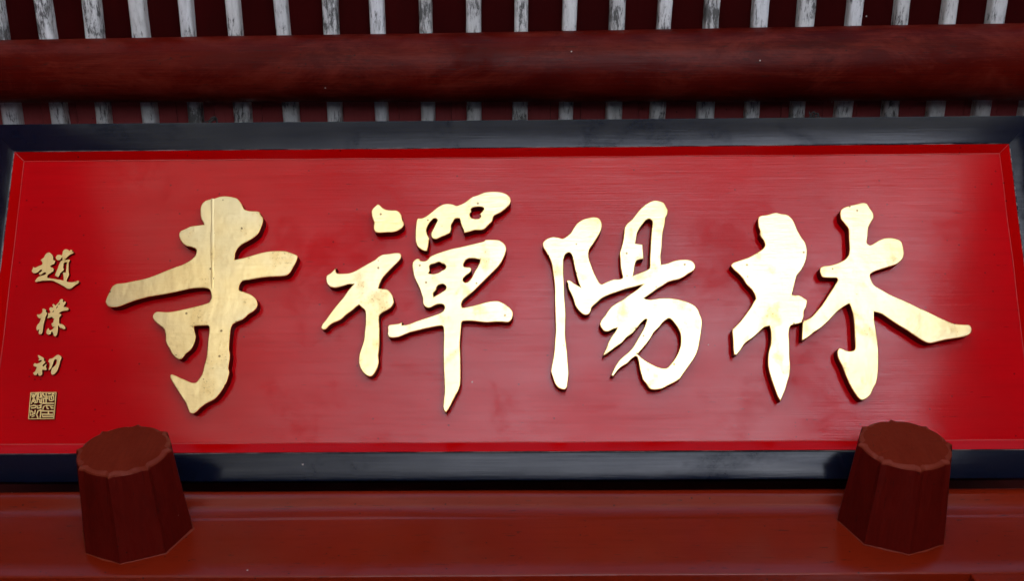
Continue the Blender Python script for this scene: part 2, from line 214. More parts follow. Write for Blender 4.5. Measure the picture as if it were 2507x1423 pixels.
# ------------------------------------------------------------------ materials
class NT:
    def __init__(s, name):
        s.m = bpy.data.materials.new(name)
        s.m.use_nodes = True
        s.t = s.m.node_tree
        s.b = s.t.nodes['Principled BSDF']
        s.co = s.t.nodes.new('ShaderNodeTexCoord')
    def n(s, typ, **kw):
        nd = s.t.nodes.new(typ)
        for k, v in kw.items():
            setattr(nd, k, v)
        return nd
    def l(s, a, b):
        s.t.links.new(a, b)
    def map(s, scale, rot=(0, 0, 0), space='Object', rnd=False):
        mp = s.n('ShaderNodeMapping')
        mp.inputs['Scale'].default_value = scale
        mp.inputs['Rotation'].default_value = rot
        s.l(s.co.outputs[space], mp.inputs['Vector'])
        if rnd:
            oi = s.n('ShaderNodeObjectInfo')
            mul = s.n('ShaderNodeMath', operation='MULTIPLY')
            mul.inputs[1].default_value = 37.0
            s.l(oi.outputs['Random'], mul.inputs[0])
            cb = s.n('ShaderNodeCombineXYZ')
            for i in range(3):
                s.l(mul.outputs[0], cb.inputs[i])
            s.l(cb.outputs[0], mp.inputs['Location'])
        return mp.outputs[0]
    def noise(s, vec, scale, detail=4, rough=0.55, dist=0.0):
        nd = s.n('ShaderNodeTexNoise')
        nd.inputs['Scale'].default_value = scale
        nd.inputs['Detail'].default_value = detail
        nd.inputs['Roughness'].default_value = rough
        nd.inputs['Distortion'].default_value = dist
        s.l(vec, nd.inputs['Vector'])
        return nd.outputs[0]
    def ramp(s, fac, stops):
        r = s.n('ShaderNodeValToRGB')
        e = r.color_ramp.elements
        while len(e) < len(stops):
            e.new(0.5)
        for i, (p, c) in enumerate(stops):
            e[i].position = p
            e[i].color = (c, c, c, 1) if isinstance(c, (int, float)) else (*c, 1)
        s.l(fac, r.inputs[0])
        return r.outputs[0]
    def mix(s, fac, a, b, blend='MIX'):
        m = s.n('ShaderNodeMix', data_type='RGBA', blend_type=blend)
        for i, v in ((0, fac), (6, a), (7, b)):
            if hasattr(v, 'is_output'):
                s.l(v, m.inputs[i])
            else:
                m.inputs[i].default_value = v if i == 0 else (*v, 1)
        return m.outputs[2]
    def math(s, op, a, b=0.0):
        m = s.n('ShaderNodeMath', operation=op)
        for i, v in ((0, a), (1, b)):
            if hasattr(v, 'is_output'):
                s.l(v, m.inputs[i])
            else:
                m.inputs[i].default_value = v
        return m.outputs[0]
    def bump(s, h, strength, dist):
        b = s.n('ShaderNodeBump')
        b.inputs['Strength'].default_value = strength
        b.inputs['Distance'].default_value = dist
        s.l(h, b.inputs['Height'])
        return b
    def set(s, **kw):
        for k, v in kw.items():
            i = s.b.inputs[k.replace('_', ' ')]
            if hasattr(v, 'is_output'):
                s.l(v, i)
            else:
                i.default_value = (*v, 1) if isinstance(v, tuple) and len(v) == 3 else v

def specks(N, vec, scale, thr):
    """sparse dots: distance to cells of a voronoi, gated by the cell's random colour"""
    v = N.n('ShaderNodeTexVoronoi')
    v.inputs['Scale'].default_value = scale
    N.l(vec, v.inputs['Vector'])
    d = N.ramp(v.outputs['Distance'], [(0.0, 1.0), (0.12, 1.0), (0.2, 0.0)])
    g = N.n('ShaderNodeSeparateColor')
    N.l(v.outputs['Color'], g.inputs[0])
    k = N.math('GREATER_THAN', g.outputs[0], thr)
    return N.math('MULTIPLY', d, k)

def lacquer(name, base, dark, rough, coat, coat_rough, grain, axis=(0.35, 7, 7), wear=0.5, dirt=(0.02, 0.008, 0.006), rnd=True, spec=0.2, dust=None, streak=0.45, cloudy=0.45, spk=0.998, hair=0.0, crack=0.735):
    """brush-painted wood: grain streaks along x, patchy sheen, specks and scratches"""
    N = NT(name)
    vg = N.map(axis, rnd=rnd)
    vo = N.map((1, 1, 1), rnd=rnd)
    vf = N.map((axis[0] * 0.35, axis[1] * 1.5, axis[2] * 1.5), rnd=rnd)
    g1 = N.noise(vg, 14, 6, 0.65)
    g2 = N.noise(vf, 40, 5, 0.65)
    big = N.noise(vo, 2.6, 4, 0.6)
    med = N.noise(vo, 9, 5, 0.65, 0.4)
    col = N.mix(N.ramp(big, [(0.3, 0.0), (0.7, 1.0)]), base, dark)
    col = N.mix(N.ramp(g1, [(0.50, 0.0), (0.78, 0.8)]), col, dark)
    if dust:
        dn = N.math('ADD', N.math('MULTIPLY', N.noise(N.map((axis[0] * 2.2, 1.6, 1.6), rnd=rnd), 7, 7, 0.72, 0.5), 0.75), N.math('MULTIPLY', g2, 0.25))
        col = N.mix(N.ramp(dn, [(0.47, 0.0), (0.62, 0.85)]), col, dust)
    sc = N.ramp(N.noise(N.map((axis[0] * 5, axis[1] * 2.2, axis[2] * 2.2), rnd=rnd), 16, 2, 0.5), [(crack, 0.0), (crack + 0.025, 0.6)])
    col = N.mix(sc, col, dirt)
    col = N.mix(N.math('MULTIPLY', specks(N, vo, 75, 0.95), 0.7), col, dirt)
    col = N.mix(N.math('MULTIPLY', specks(N, N.map((1.3, 1.3, 1.3), rnd=rnd), 62, spk), 0.7), col, (0.55, 0.45, 0.4))
    if hair:
        hv = N.map((1, 1.6, 1.6), rnd=rnd)
        hd = N.math('ABSOLUTE', N.math('SUBTRACT', N.noise(hv, 4.5, 1, 0.4, 0.8), 0.5))
        hl = N.ramp(hd, [(0.0, 1.0), (0.004, 1.0), (0.008, 0.0)])
        hg = N.ramp(N.noise(N.map((1, 1, 1), rot=(0.3, 0.2, 0.9), rnd=rnd), 9.0, 2, 0.5), [(0.60, 0.0), (0.63, hair)])
        col = N.mix(N.math('MULTIPLY', hl, hg), col, dirt)
    h = N.math('ADD', N.math('MULTIPLY', g1, 0.5), N.math('MULTIPLY', g2, 0.5))
    bp = N.bump(h, grain, 0.002)
    bb = N.bump(N.noise(vo, 1.7, 2, 0.5), 0.25, 0.02)
    N.l(bb.outputs[0], bp.inputs['Normal'])
    rg = N.ramp(med, [(0.35, rough * 0.85), (0.72, min(1, rough * 1.35))])
    worn = N.ramp(N.noise(vo, 3.1, 6, 0.72, 0.3), [(0.55, 1.0), (0.68, 1.0 - wear)])
    strk = N.ramp(N.math('ADD', N.math('MULTIPLY', g2, 0.6), N.math('MULTIPLY', g1, 0.4)), [(0.38, 1.0), (0.68, 1.0 - streak)])
    cloud = N.ramp(N.noise(N.map((0.8, 1.6, 1.6), rnd=rnd), 2.1, 5, 0.6), [(0.35, 1.0), (0.68, 1.0 - cloudy)])
    N.set(Base_Color=col, Roughness=rg, Normal=bp.outputs[0], Specular_IOR_Level=spec)
    N.set(Coat_Weight=N.math('MULTIPLY', N.math('MULTIPLY', N.math('MULTIPLY', worn, strk), cloud), coat), Coat_Roughness=N.ramp(g1, [(0.3, coat_rough * 0.7), (0.75, coat_rough * 1.5)]), Coat_IOR=1.6)
    N.l(bp.outputs[0], N.b.inputs['Coat Normal'])
    return N.m

M_PANEL = lacquer("red_lacquer", (0.60, 0.0006, 0.004), (0.48, 0.0005, 0.003), 0.35, 0.9, 0.075, 0.27, wear=0.5, spk=0.9990, streak=0.3, cloudy=0.5, dirt=(0.07, 0.001, 0.002), axis=(0.3, 7, 7), spec=0.0)
M_BEVEL = lacquer("red_bevel", (0.55, 0.0006, 0.0015), (0.45, 0.0005, 0.001), 0.35, 0.3, 0.15, 0.12, wear=0.4, spec=0.0)
M_FRAME = lacquer("black_lacquer", (0.0015, 0.0035, 0.012), (0.002, 0.004, 0.012), 0.4, 0.75, 0.13, 0.2, wear=0.6, spk=0.9995, dirt=(0.001, 0.001, 0.001), spec=0.0, axis=(0.3, 8, 8), streak=0.4, cloudy=0.5)  # blue in the base stands in for sky sheen
M_LINTEL = lacquer("lintel_paint", (0.215, 0.014, 0.003), (0.165, 0.010, 0.002), 0.42, 0.6, 0.15, 0.3, wear=0.7, spec=0.02, spk=0.9995, crack=0.69)
M_PURLIN = lacquer("purlin_paint", (0.105, 0.0045, 0.0015), (0.042, 0.0014, 0.0008), 0.5, 0.15, 0.2, 0.8, axis=(0.3, 7, 7), wear=0.8, spec=0.02, crack=0.67, dust=(0.13, 0.014, 0.008), spk=0.997)
M_PEG = lacquer("peg_paint", (0.12, 0.005, 0.0025), (0.075, 0.003, 0.0015), 0.5, 0.08, 0.3, 0.6, axis=(6, 0.7, 6), wear=0.5, spec=0.05, dust=(0.115, 0.006, 0.003), crack=0.69)
M_PEGEND = lacquer("peg_end_paint", (0.15, 0.013, 0.004), (0.12, 0.010, 0.003), 0.7, 0.0, 0.4, 0.7, axis=(5, 5, 2), wear=0.2, spec=0.05, dust=(0.155, 0.015, 0.005), crack=0.71)
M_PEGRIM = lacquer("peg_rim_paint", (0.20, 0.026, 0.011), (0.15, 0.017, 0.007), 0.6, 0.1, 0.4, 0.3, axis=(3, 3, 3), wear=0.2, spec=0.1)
M_SIDE = lacquer("letter_side_paint", (0.14, 0.001, 0.001), (0.09, 0.001, 0.001), 0.5, 0.0, 0.3, 0.1, wear=0.2, spec=0.05)
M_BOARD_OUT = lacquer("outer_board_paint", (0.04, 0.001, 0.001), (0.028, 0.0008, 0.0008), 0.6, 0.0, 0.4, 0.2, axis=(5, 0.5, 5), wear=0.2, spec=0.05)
M_BOARD_IN = lacquer("inner_board_lit_paint", (0.34, 0.06, 0.06), (0.24, 0.035, 0.035), 0.7, 0.0, 0.4, 0.2, axis=(5, 0.5, 5), wear=0.2)  # base lightened to stand in for light reaching boards behind the purlin
M_WALL = lacquer("wall_paint", (0.07, 0.006, 0.004), (0.05, 0.004, 0.003), 0.7, 0.0, 0.4, 0.2, wear=0.2)

def worn_edge():
    N = NT("worn_frame_edge")
    v = N.map((1.2, 9, 9))
    k = N.ramp(N.noise(v, 6, 6, 0.7), [(0.45, 0.0), (0.60, 0.8)])
    N.set(Base_Color=N.mix(k, (0.004, 0.006, 0.012), (0.36, 0.27, 0.25)), Roughness=0.7)
    return N.m
M_WORN = worn_edge()

M_LIP = lacquer('rubbed_red_edge', (0.55, 0.10, 0.09), (0.48, 0.02, 0.02), 0.5, 0.3, 0.2, 0.2, wear=0.3, spec=0.1)

def gold(name, tint, rough, cool=0.45):
    N = NT(name)
    vo = N.map((1, 1, 1), rnd=True)
    vg = N.map((0.5, 4, 4), rnd=True)
    big = N.noise(vo, 7, 4, 0.6)
    blot = N.ramp(N.noise(N.map((1.0, 0.75, 1.0), rnd=True), 19, 4, 0.6), [(0.54, 0.0), (0.68, 1.0)])
    fine = N.noise(vo, 160, 3, 0.7)
    col = N.mix(N.ramp(big, [(0.3, 0.0), (0.7, 1.0)]), tint, (tint[0] * 0.93, tint[1] * 0.94, tint[2] * 0.98))
    lf = N.n('ShaderNodeTexBrick')
    lf.inputs['Scale'].default_value = 1.0
    lf.inputs['Brick Width'].default_value = 0.085
    lf.inputs['Row Height'].default_value = 0.083
    lf.inputs['Mortar Size'].default_value = 0.0022
    lf.inputs['Mortar Smooth'].default_value = 0.6
    lf.inputs['Color1'].default_value = (1, 1, 1, 1)
    lf.inputs['Color2'].default_value = (0.82, 0.82, 0.80, 1)
    lf.inputs['Mortar'].default_value = (0.70, 0.64, 0.50, 1)
    wp = N.n('ShaderNodeVectorMath', operation='ADD')
    nz = N.n('ShaderNodeTexNoise')
    nz.inputs['Scale'].default_value = 9.0
    N.l(vo, nz.inputs['Vector'])
    sc_ = N.n('ShaderNodeVectorMath', operation='SCALE')
    sc_.inputs['Scale'].default_value = 0.03
    N.l(nz.outputs['Color'], sc_.inputs[0])
    N.l(vo, wp.inputs[0]); N.l(sc_.outputs[0], wp.inputs[1])
    N.l(wp.outputs[0], lf.inputs['Vector'])
    col = N.mix(0.16, col, lf.outputs[0], 'MULTIPLY')
    patch = N.ramp(N.noise(vo, 4.2, 3, 0.5), [(0.42, 0.0), (0.60, cool)])
    col = N.mix(patch, col, (0.74, 0.70, 0.50))
    col = N.mix(N.math('MULTIPLY', blot, 0.42), col, (0.76, 0.50, 0.16))
    pit = N.math('MULTIPLY', N.ramp(fine, [(0.57, 0.0), (0.66, 1.0)]), blot)
    col = N.mix(N.math('MULTIPLY', pit, 0.75), col, (0.20, 0.11, 0.03))
    col = N.mix(N.math('MULTIPLY', specks(N, vo, 60, 0.88), 0.8), col, (0.10, 0.05, 0.02))
    bp = N.bump(N.math('ADD', N.math('MULTIPLY', N.noise(vg, 30, 5, 0.6), 0.5), N.math('MULTIPLY', N.noise(vo, 40, 4, 0.6), 0.5)), 0.45, 0.002)
    lo = N.bump(N.noise(N.map((1.0, 0.6, 1.0), rnd=True), 9, 3, 0.5), 0.10, 0.02)
    N.l(lo.outputs[0], bp.inputs['Normal'])
    N.set(Base_Color=col, Metallic=0.95, Roughness=N.ramp(blot, [(0.0, rough), (1.0, min(1, rough * 1.4))]), Normal=bp.outputs[0])
    return N.m

M_GOLD = gold("gold_leaf", (1.0, 0.77, 0.35), 0.30)
M_EDGE = gold("gold_edge", (1.0, 0.66, 0.24), 0.5, 0.0)
M_SEAM = gold("ochre_seam", (0.95, 0.70, 0.26), 0.45)
M_GOLD_S = gold("small_gold_leaf", (1.0, 0.74, 0.32), 0.55, 0.0)

def whitewash(name):
    N = NT(name)
    vs_ = N.map((1.6, 0.35, 1.6), rnd=True)
    vo = N.map((1, 1, 1), rnd=True)
    a = N.noise(vs_, 75, 8, 0.78, 0.3)
    b = N.noise(vo, 7, 4, 0.6)
    k = N.math('ADD', a, N.math('MULTIPLY', N.math('SUBTRACT', b, 0.5), 0.7))
    fl = N.ramp(k, [(0.525, 0.0), (0.62, 1.0)])
    tone = N.mix(N.noise(vo, 4.0, 3, 0.5), (0.80, 0.83, 0.88), (0.88, 0.88, 0.82))
    tone = N.mix(N.ramp(N.noise(vs_, 70, 5, 0.7), [(0.45, 0.0), (0.75, 0.55)]), tone, (0.27, 0.28, 0.26))
    oi = N.n('ShaderNodeObjectInfo')
    tone = N.mix(N.ramp(oi.outputs['Random'], [(0.0, 0.0), (1.0, 0.45)]), tone, (0.48, 0.48, 0.44))
    col = N.mix(N.math('MULTIPLY', fl, 0.9), tone, (0.06, 0.06, 0.055))
    bp = N.bump(N.math('MULTIPLY', fl, -1.0), 0.5, 0.0015)
    N.set(Base_Color=col, Roughness=0.8, Normal=bp.outputs[0])
    return N.m
M_RAFTER = whitewash("flaking_whitewash")

def iron():
    N = NT("dark_wire")
    N.set(Base_Color=(0.02, 0.017, 0.015), Roughness=0.7, Metallic=0.3)
    return N.m
M_IRON = iron()

def paving():
    N = NT("granite_paving")
    vo = N.map((1, 1, 1))
    br = N.n('ShaderNodeTexBrick')
    br.inputs['Scale'].default_value = 1.0
    br.inputs['Brick Width'].default_value = 0.9
    br.inputs['Row Height'].default_value = 0.45
    br.inputs['Mortar Size'].default_value = 0.008
    br.inputs['Color1'].default_value = (0.50, 0.545, 0.655, 1)
    br.inputs['Color2'].default_value = (0.46, 0.505, 0.615, 1)
    br.inputs['Mortar'].default_value = (0.15, 0.145, 0.135, 1)
    N.l(vo, br.inputs['Vector'])
    col = N.mix(N.ramp(N.noise(vo, 0.8, 5, 0.6), [(0.35, 0.0), (0.75, 0.5)]), br.outputs[0], (0.30, 0.295, 0.28))
    # dark ground made up left and far, out of view, to dim reflections
    sx = N.n('ShaderNodeSeparateXYZ')
    N.l(vo, sx.inputs[0])
    w = N.math('MULTIPLY', N.math('SUBTRACT', N.noise(vo, 0.9, 6, 0.65), 0.5), 3.0)
    ex = N.ramp(N.math('MULTIPLY', N.math('ADD', N.math('ADD', sx.outputs[0], 2.95), w), 0.25), [(0.1, 1.0), (0.9, 0.0)])
    ey = N.ramp(N.math('MULTIPLY', N.math('ADD', N.math('ADD', sx.outputs[1], 6.75), w), 0.4), [(0.1, 1.0), (0.9, 0.0)])
    dim_ground = N.mix(N.noise(vo, 3.0, 6, 0.65), (0.05, 0.05, 0.04), (0.09, 0.085, 0.075))
    col = N.mix(N.math('MAXIMUM', ex, ey), col, dim_ground)
    N.set(Base_Color=col, Roughness=0.75)
    return N.m
M_PAVE = paving()

# ------------------------------------------------------------------ setting
g = link("courtyard_ground", mesh("courtyard_ground", [(-150, -200, 0), (150, -200, 0), (150, 60, 0), (-150, 60, 0)], [(0, 1, 2, 3)]), M_PAVE)
g['kind'] = 'structure'
wall = empty("gate_wall", "dark red wooden gate wall behind the plaque, with added unseen side walls", "wall", (0, 1.6, 0))
def wpart(name, *b):
    o = link(name, box(name, *b), M_WALL)
    o.parent = wall
    o.matrix_parent_inverse = wall.matrix_world.inverted()
    return o
bpy.context.view_layer.update()
wpart("upper_panel", -2.6, 2.6, 1.645, 1.70, 3.60, 4.62)
wpart("door_leaf", -1.05, -0.003, 1.75, 1.81, 0.0, 3.6)
wpart("door_leaf", 0.003, 0.93, 1.75, 1.81, 0.0, 3.6)
wpart("infill_panel", -2.42, -1.452, 1.53, 1.60, 0.0, 3.388)
wpart("infill_panel", 1.352, 2.44, 1.53, 1.60, 0.0, 3.388)
wpart("added_side_wall", -2.62, -2.42, SIDE_Y0, 1.62, 0.0, 4.62)  # unseen side walls, added to darken reflections at the panel ends
wpart("added_side_wall", 2.44, 2.64, SIDE_Y1, 1.62, 0.0, 4.62)

# ------------------------------------------------------------------ door frame: lintel with bead, jambs
frame = empty("door_frame", "dark red wooden door lintel running under the plaque with two pegs", "door frame", (0, 1.5, 3.39))
bpy.context.view_layer.update()
FI = frame.matrix_world.inverted()
prof = [(1.64, 3.383), (1.4745, 3.383), (1.4715, 3.3845), (1.470, 3.388), (1.4700, 3.43), (1.4702, 3.50), (1.4700, 3.568), (1.4695, 3.5715),
        (1.4672, 3.5735), (1.4668, 3.577), (1.4664, 3.596), (1.4650, 3.606), (1.4602, 3.615), (1.4535, 3.624), (1.4495, 3.632), (1.4485, 3.640), (1.4495, 3.647), (1.456, 3.656), (1.475, 3.664), (1.51, 3.670), (1.55, 3.671), (1.64, 3.672)]
NX = 120
V, Fc = [], []
for i in range(NX + 1):
    x = -2.42 + 4.84 * i / NX
    for j, (y, z) in enumerate(prof):
        w = noise.noise(Vector((x * 1.7, z * 5, 3.1))) * 0.0022 + noise.noise(Vector((x * 6, z * 9, 8.1))) * 0.0006
        if 6 <= j <= 9:
            z = z + noise.noise(Vector((x * 2.1, 0, 5.5))) * 0.004
        if 8 <= j <= 10:
            y += 0.0026 * min(1.0, max(0.15, 0.75 - 1.1 * noise.noise(Vector((x * 1.3 + 4, 0, 0)))))
        V.append((x, y + w, z + 0.0072 * x + (noise.noise(Vector((x * 3, 1.0, 0))) * 0.0012 if j in (1, 2, 3) else 0)))
n = len(prof)
for i in range(NX):
    for j in range(n - 1):
        a = i * n + j
        Fc.append((a, a + 1, a + n + 1, a + n))
me = mesh("lintel", V, Fc, True)
o = link("lintel", me, M_LINTEL, frame); o.matrix_parent_inverse = FI
for nm, x0, x1 in (("jamb", 0.933, 1.35), ("jamb", -1.45, -1.06)):
    me = box(nm, x0, x1, 1.4706, 1.72, 0.0, 3.3895, 0.003)
    o = link(nm, me, M_LINTEL, frame); o.matrix_parent_inverse = FI

# ------------------------------------------------------------------ the two octagonal pegs
def make_peg(cx, cz, y_end, y_base, label, chip_side):
    root = empty("door_peg", label, "door peg", (cx, y_base, cz), group="octagonal pegs on the lintel under the plaque")
    L = y_base - y_end
    NS = 16
    def ring(R, y, lobe, grow=1.0):
        out = []
        for k in range(8):
            for j in range(NS):
                s = j / NS
                th = (k + s) * pi / 4
                loc = (s - 0.5) * pi / 4
                line = cos(pi / 8) / cos(loc)
                u = abs(2 * s - 1) / 0.74
                bul = lobe * 0.8 * max(0.0, 1 - u * u) + max(0.0, u - 1.0) ** 1.5 * lobe * 3.2
                jit = noise.noise(Vector((cos(th) * 1.6 + cx * 9, sin(th) * 1.6, y * 6))) * 0.012
                r = R * (line + bul + jit)
                out.append((r * cos(th), y, r * sin(th)))
        return out
    rows = []
    # from base to the chamfered end, in local y (viewer side is negative)
    for t in range(9):
        f = t / 8
        rows.append(ring(0.1195 + (0.0965 - 0.1195) * f, 0.02 - (L + 0.02 - 0.0075) * f, 0.008 + 0.047 * f ** 1.6))
    rows.append(ring(0.0965, -L + 0.0075, 0.055))
    V = [p for r in rows for p in r]
    m = 8 * NS
    Fs = []
    for i in range(len(rows) - 1):
        for j in range(m):
            a, b = i * m + j, i * m + (j + 1) % m
            Fs.append((a, b, b + m, a + m))
    me = mesh("peg_body", V, Fs, True)
    bm = bmesh.new(); bm.from_mesh(me)
    for e in bm.edges:
        if len(e.link_faces) == 2 and e.calc_face_angle(0) > radians(14):
            e.smooth = False
    bm.to_mesh(me); bm.free()
    link("peg_body", me, M_PEG, root)
    # ragged bead of old paint where the peg enters the lintel
    Vb, Fb = [], []
    for j in range(m):
        th = 2 * pi * j / m
        k0 = rows[0][j]
        rr_ = math.hypot(k0[0], k0[2])
        w = 0.0012 + 0.0045 * max(0.0, noise.noise(Vector((cos(th) * 2.3 + cx, sin(th) * 2.3, 4.0))) + 0.15)
        c, s_ = k0[0] / rr_, k0[2] / rr_
        r0 = rr_ * (0.1195 - 0.0022) / 0.1195
        Vb += [(c * (r0 + w), 0.0006, s_ * (r0 + w)), (c * (r0 + w * 0.6), -0.0016, s_ * (r0 + w * 0.6)), (c * (r0 - 0.002), -0.0030, s_ * (r0 - 0.002))]
    for j in range(m):
        a, b = j * 3, ((j + 1) % m) * 3
        for q in (0, 1):
            Fb.append((a + q, b + q, b + q + 1, a + q + 1))
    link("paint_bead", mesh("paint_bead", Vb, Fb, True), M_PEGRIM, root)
    # end face with a softly rounded, slightly chipped rim
    rr = [ring(0.0965, -L + 0.0075, 0.055), ring(0.0945, -L + 0.0040, 0.060), ring(0.0885, -L + 0.0012, 0.080), ring(0.0850, -L, 0.105), ring(0.0600, -L - 0.0004, 0.07), ring(0.03, -L - 0.0004, 0.06)]
    V = [list(p) for r in rr for p in r]
    for i, v in enumerate(V):
        if i < 4 * m:
            th = math.atan2(v[2], v[0])
            c = noise.noise(Vector((cos(th) * 5 + cx, sin(th) * 5, i // m * 0.1)))
            d = max(0.0, c - 0.28) * 0.012
            if abs(th - chip_side) < 0.5: d += 0.003 * max(0.0, noise.noise(Vector((th * 9, cx, 0))))
            v[1] += d * (1 if i >= m else 0)
    Fs = []
    for i in range(len(rr) - 1):
        for j in range(m):
            a, b = i * m + j, i * m + (j + 1) % m
            Fs.append((a, b, b + m, a + m))
    V.append([0, -L - 0.0006, 0]); c = len(V) - 1; base = (len(rr) - 1) * m
    for j in range(m):
        Fs.append((base + j, base + (j + 1) % m, c))
    me = mesh("end_face", V, Fs, True)
    bm = bmesh.new(); bm.from_mesh(me)
    for e in bm.edges:
        if len(e.link_faces) == 2 and e.calc_face_angle(0) > radians(12):
            e.smooth = False
    bm.to_mesh(me); bm.free()
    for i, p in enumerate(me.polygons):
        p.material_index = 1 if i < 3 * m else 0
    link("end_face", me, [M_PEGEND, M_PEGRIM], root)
    return root
make_peg(-0.8051, 3.5341, 1.263, 1.470, "octagonal dark red peg under the single wide character and the square seal", 0.6)
make_peg(0.8263, 3.5640, 1.269, 1.470, "octagonal dark red peg under the twin tree character, near the door jamb", 2.6)

# ------------------------------------------------------------------ the plaque
PM = Matrix(PLAQUE_M)
plaque = empty("name_plaque", "long red lacquered plaque in a black frame with raised gold calligraphy", "plaque", mat=PM)
Wd, Ht = 1.2, 0.365            # inner edge of the black frame
FT, FB, FS = 0.439, -0.430, 1.272
FX, FYT, FYB = 1.182, 0.3468, -0.3425
DZ = -0.016

def strip_mesh(name, A, B, nseg, amp_a, amp_b, seed):
    """a ruled strip between two edge lists with slightly hand-cut edges"""
    V, Fs = [], []
    for i in range(nseg + 1):
        t = i / nseg
        for k, ((p, q), amp) in enumerate(((A, amp_a), (B, amp_b))):
            P = Vector(p).lerp(Vector(q), t)
            dv = (Vector(q) - Vector(p)).normalized()
            nrm = Vector((-dv.y, dv.x, 0))
            e = min(1.0, min(t, 1 - t) * 14)
            P += nrm * noise.noise(Vector((t * 9 * (Vector(q) - Vector(p)).length, seed + k * 0.001, 2.0))) * amp * e
            V.append(P)
    for i in range(nseg):
        a = 2 * i
        Fs.append((a, a + 2, a + 3, a + 1))
    return mesh(name, V, Fs)

# field
V, Fs = [], []
for j in range(13):
    for i in range(41):
        u = -FX + 2 * FX * i / 40; v = FYB + (FYT - FYB) * j / 12
        V.append((u, v, DZ + noise.noise(Vector((u * 1.6, v * 2.4, 0))) * 0.0007 - 0.0007))
for j in range(12):
    for i in range(40):
        a = j * 41 + i
        Fs.append((a, a + 1, a + 42, a + 41))
link("field", mesh("field", V, Fs, True), M_PANEL, plaque)
# four sloped strips from the frame down to the field
e = 0.0012
for A, B, sd_ in (((((-Wd, Ht, 0)), (Wd, Ht, 0)), ((-FX - e, FYT + e, DZ), (FX + e, FYT + e, DZ)), 1),
                  (((Wd, Ht, 0), (Wd, -Ht, 0)), ((FX + e, FYT + e, DZ), (FX + e, FYB - e, DZ)), 2),
                  (((Wd, -Ht, 0), (-Wd, -Ht, 0)), ((FX + e, FYB - e, DZ), (-FX - e, FYB - e, DZ)), 3),
                  (((-Wd, -Ht, 0), (-Wd, Ht, 0)), ((-FX - e, FYB - e, DZ), (-FX - e, FYT + e, DZ)), 4)):
    # strip with a little raised lip where it meets the field
    A2 = tuple(Vector(p) for p in A); B2 = tuple(Vector(p) for p in B)
    me = strip_mesh("bevel_strip", A2, B2, 60, 0.0008, 0.0012, sd_ * 3.3)
    bm = bmesh.new(); bm.from_mesh(me)
    ed = [e_ for e_ in bm.edges if len(e_.link_faces) == 1 and all(abs(v.co.z - DZ) < 1e-4 for v in e_.verts)]
    r = bmesh.ops.extrude_edge_only(bm, edges=ed)
    for v in [g_ for g_ in r['geom'] if isinstance(g_, bmesh.types.BMVert)]:
        d = Vector((0, 0, 0))
        if sd_ == 1: d = Vector((0, -0.0022, 0))
        if sd_ == 2: d = Vector((-0.0022, 0, 0))
        if sd_ == 3: d = Vector((0, 0.0022, 0))
        if sd_ == 4: d = Vector((0.0022, 0, 0))
        v.co += d + Vector((0, 0, 0.0006))
    bmesh.ops.recalc_face_normals(bm, faces=bm.faces[:])
    if sum(f.normal.z for f in bm.faces) < 0:
        bmesh.ops.reverse_faces(bm, faces=bm.faces[:])
    bm.to_mesh(me); bm.free()
    for p in me.polygons:
        if max(me.vertices[i].co.z for i in p.vertices) < DZ + 0.002:
            p.material_index = 1
    link("bevel_strip", me, [M_BEVEL, M_LIP], plaque)
for sx_, sy_ in ((-1, 1), (1, 1), (1, -1), (-1, -1)):
    p0 = Vector((sx_ * (Wd - 0.0005), sy_ * (Ht - 0.0005), 0.0002))
    p1 = Vector((sx_ * (FX + e), (FYT + e) if sy_ > 0 else (FYB - e), DZ + 0.0006))
    d = (p1 - p0).normalized()
    nn = Vector((-d.y, d.x, 0)).normalized() * 0.0011
    V = []
    for t in (0.0, 0.35, 0.7, 1.0):
        c = p0.lerp(p1, t)
        V += [c - nn, c + Vector((0, 0, 0.0012)), c + nn]
    Fs = []
    for q in range(3):
        for r_ in range(2):
            a = q * 3 + r_
            Fs.append((a, a + 1, a + 4, a + 3))
    me = mesh("mitre_joint", V, Fs)
    if sum(p.normal.z for p in me.polygons) < 0:
        me.flip_normals()
    link("mitre_joint", me, M_LIP, plaque)
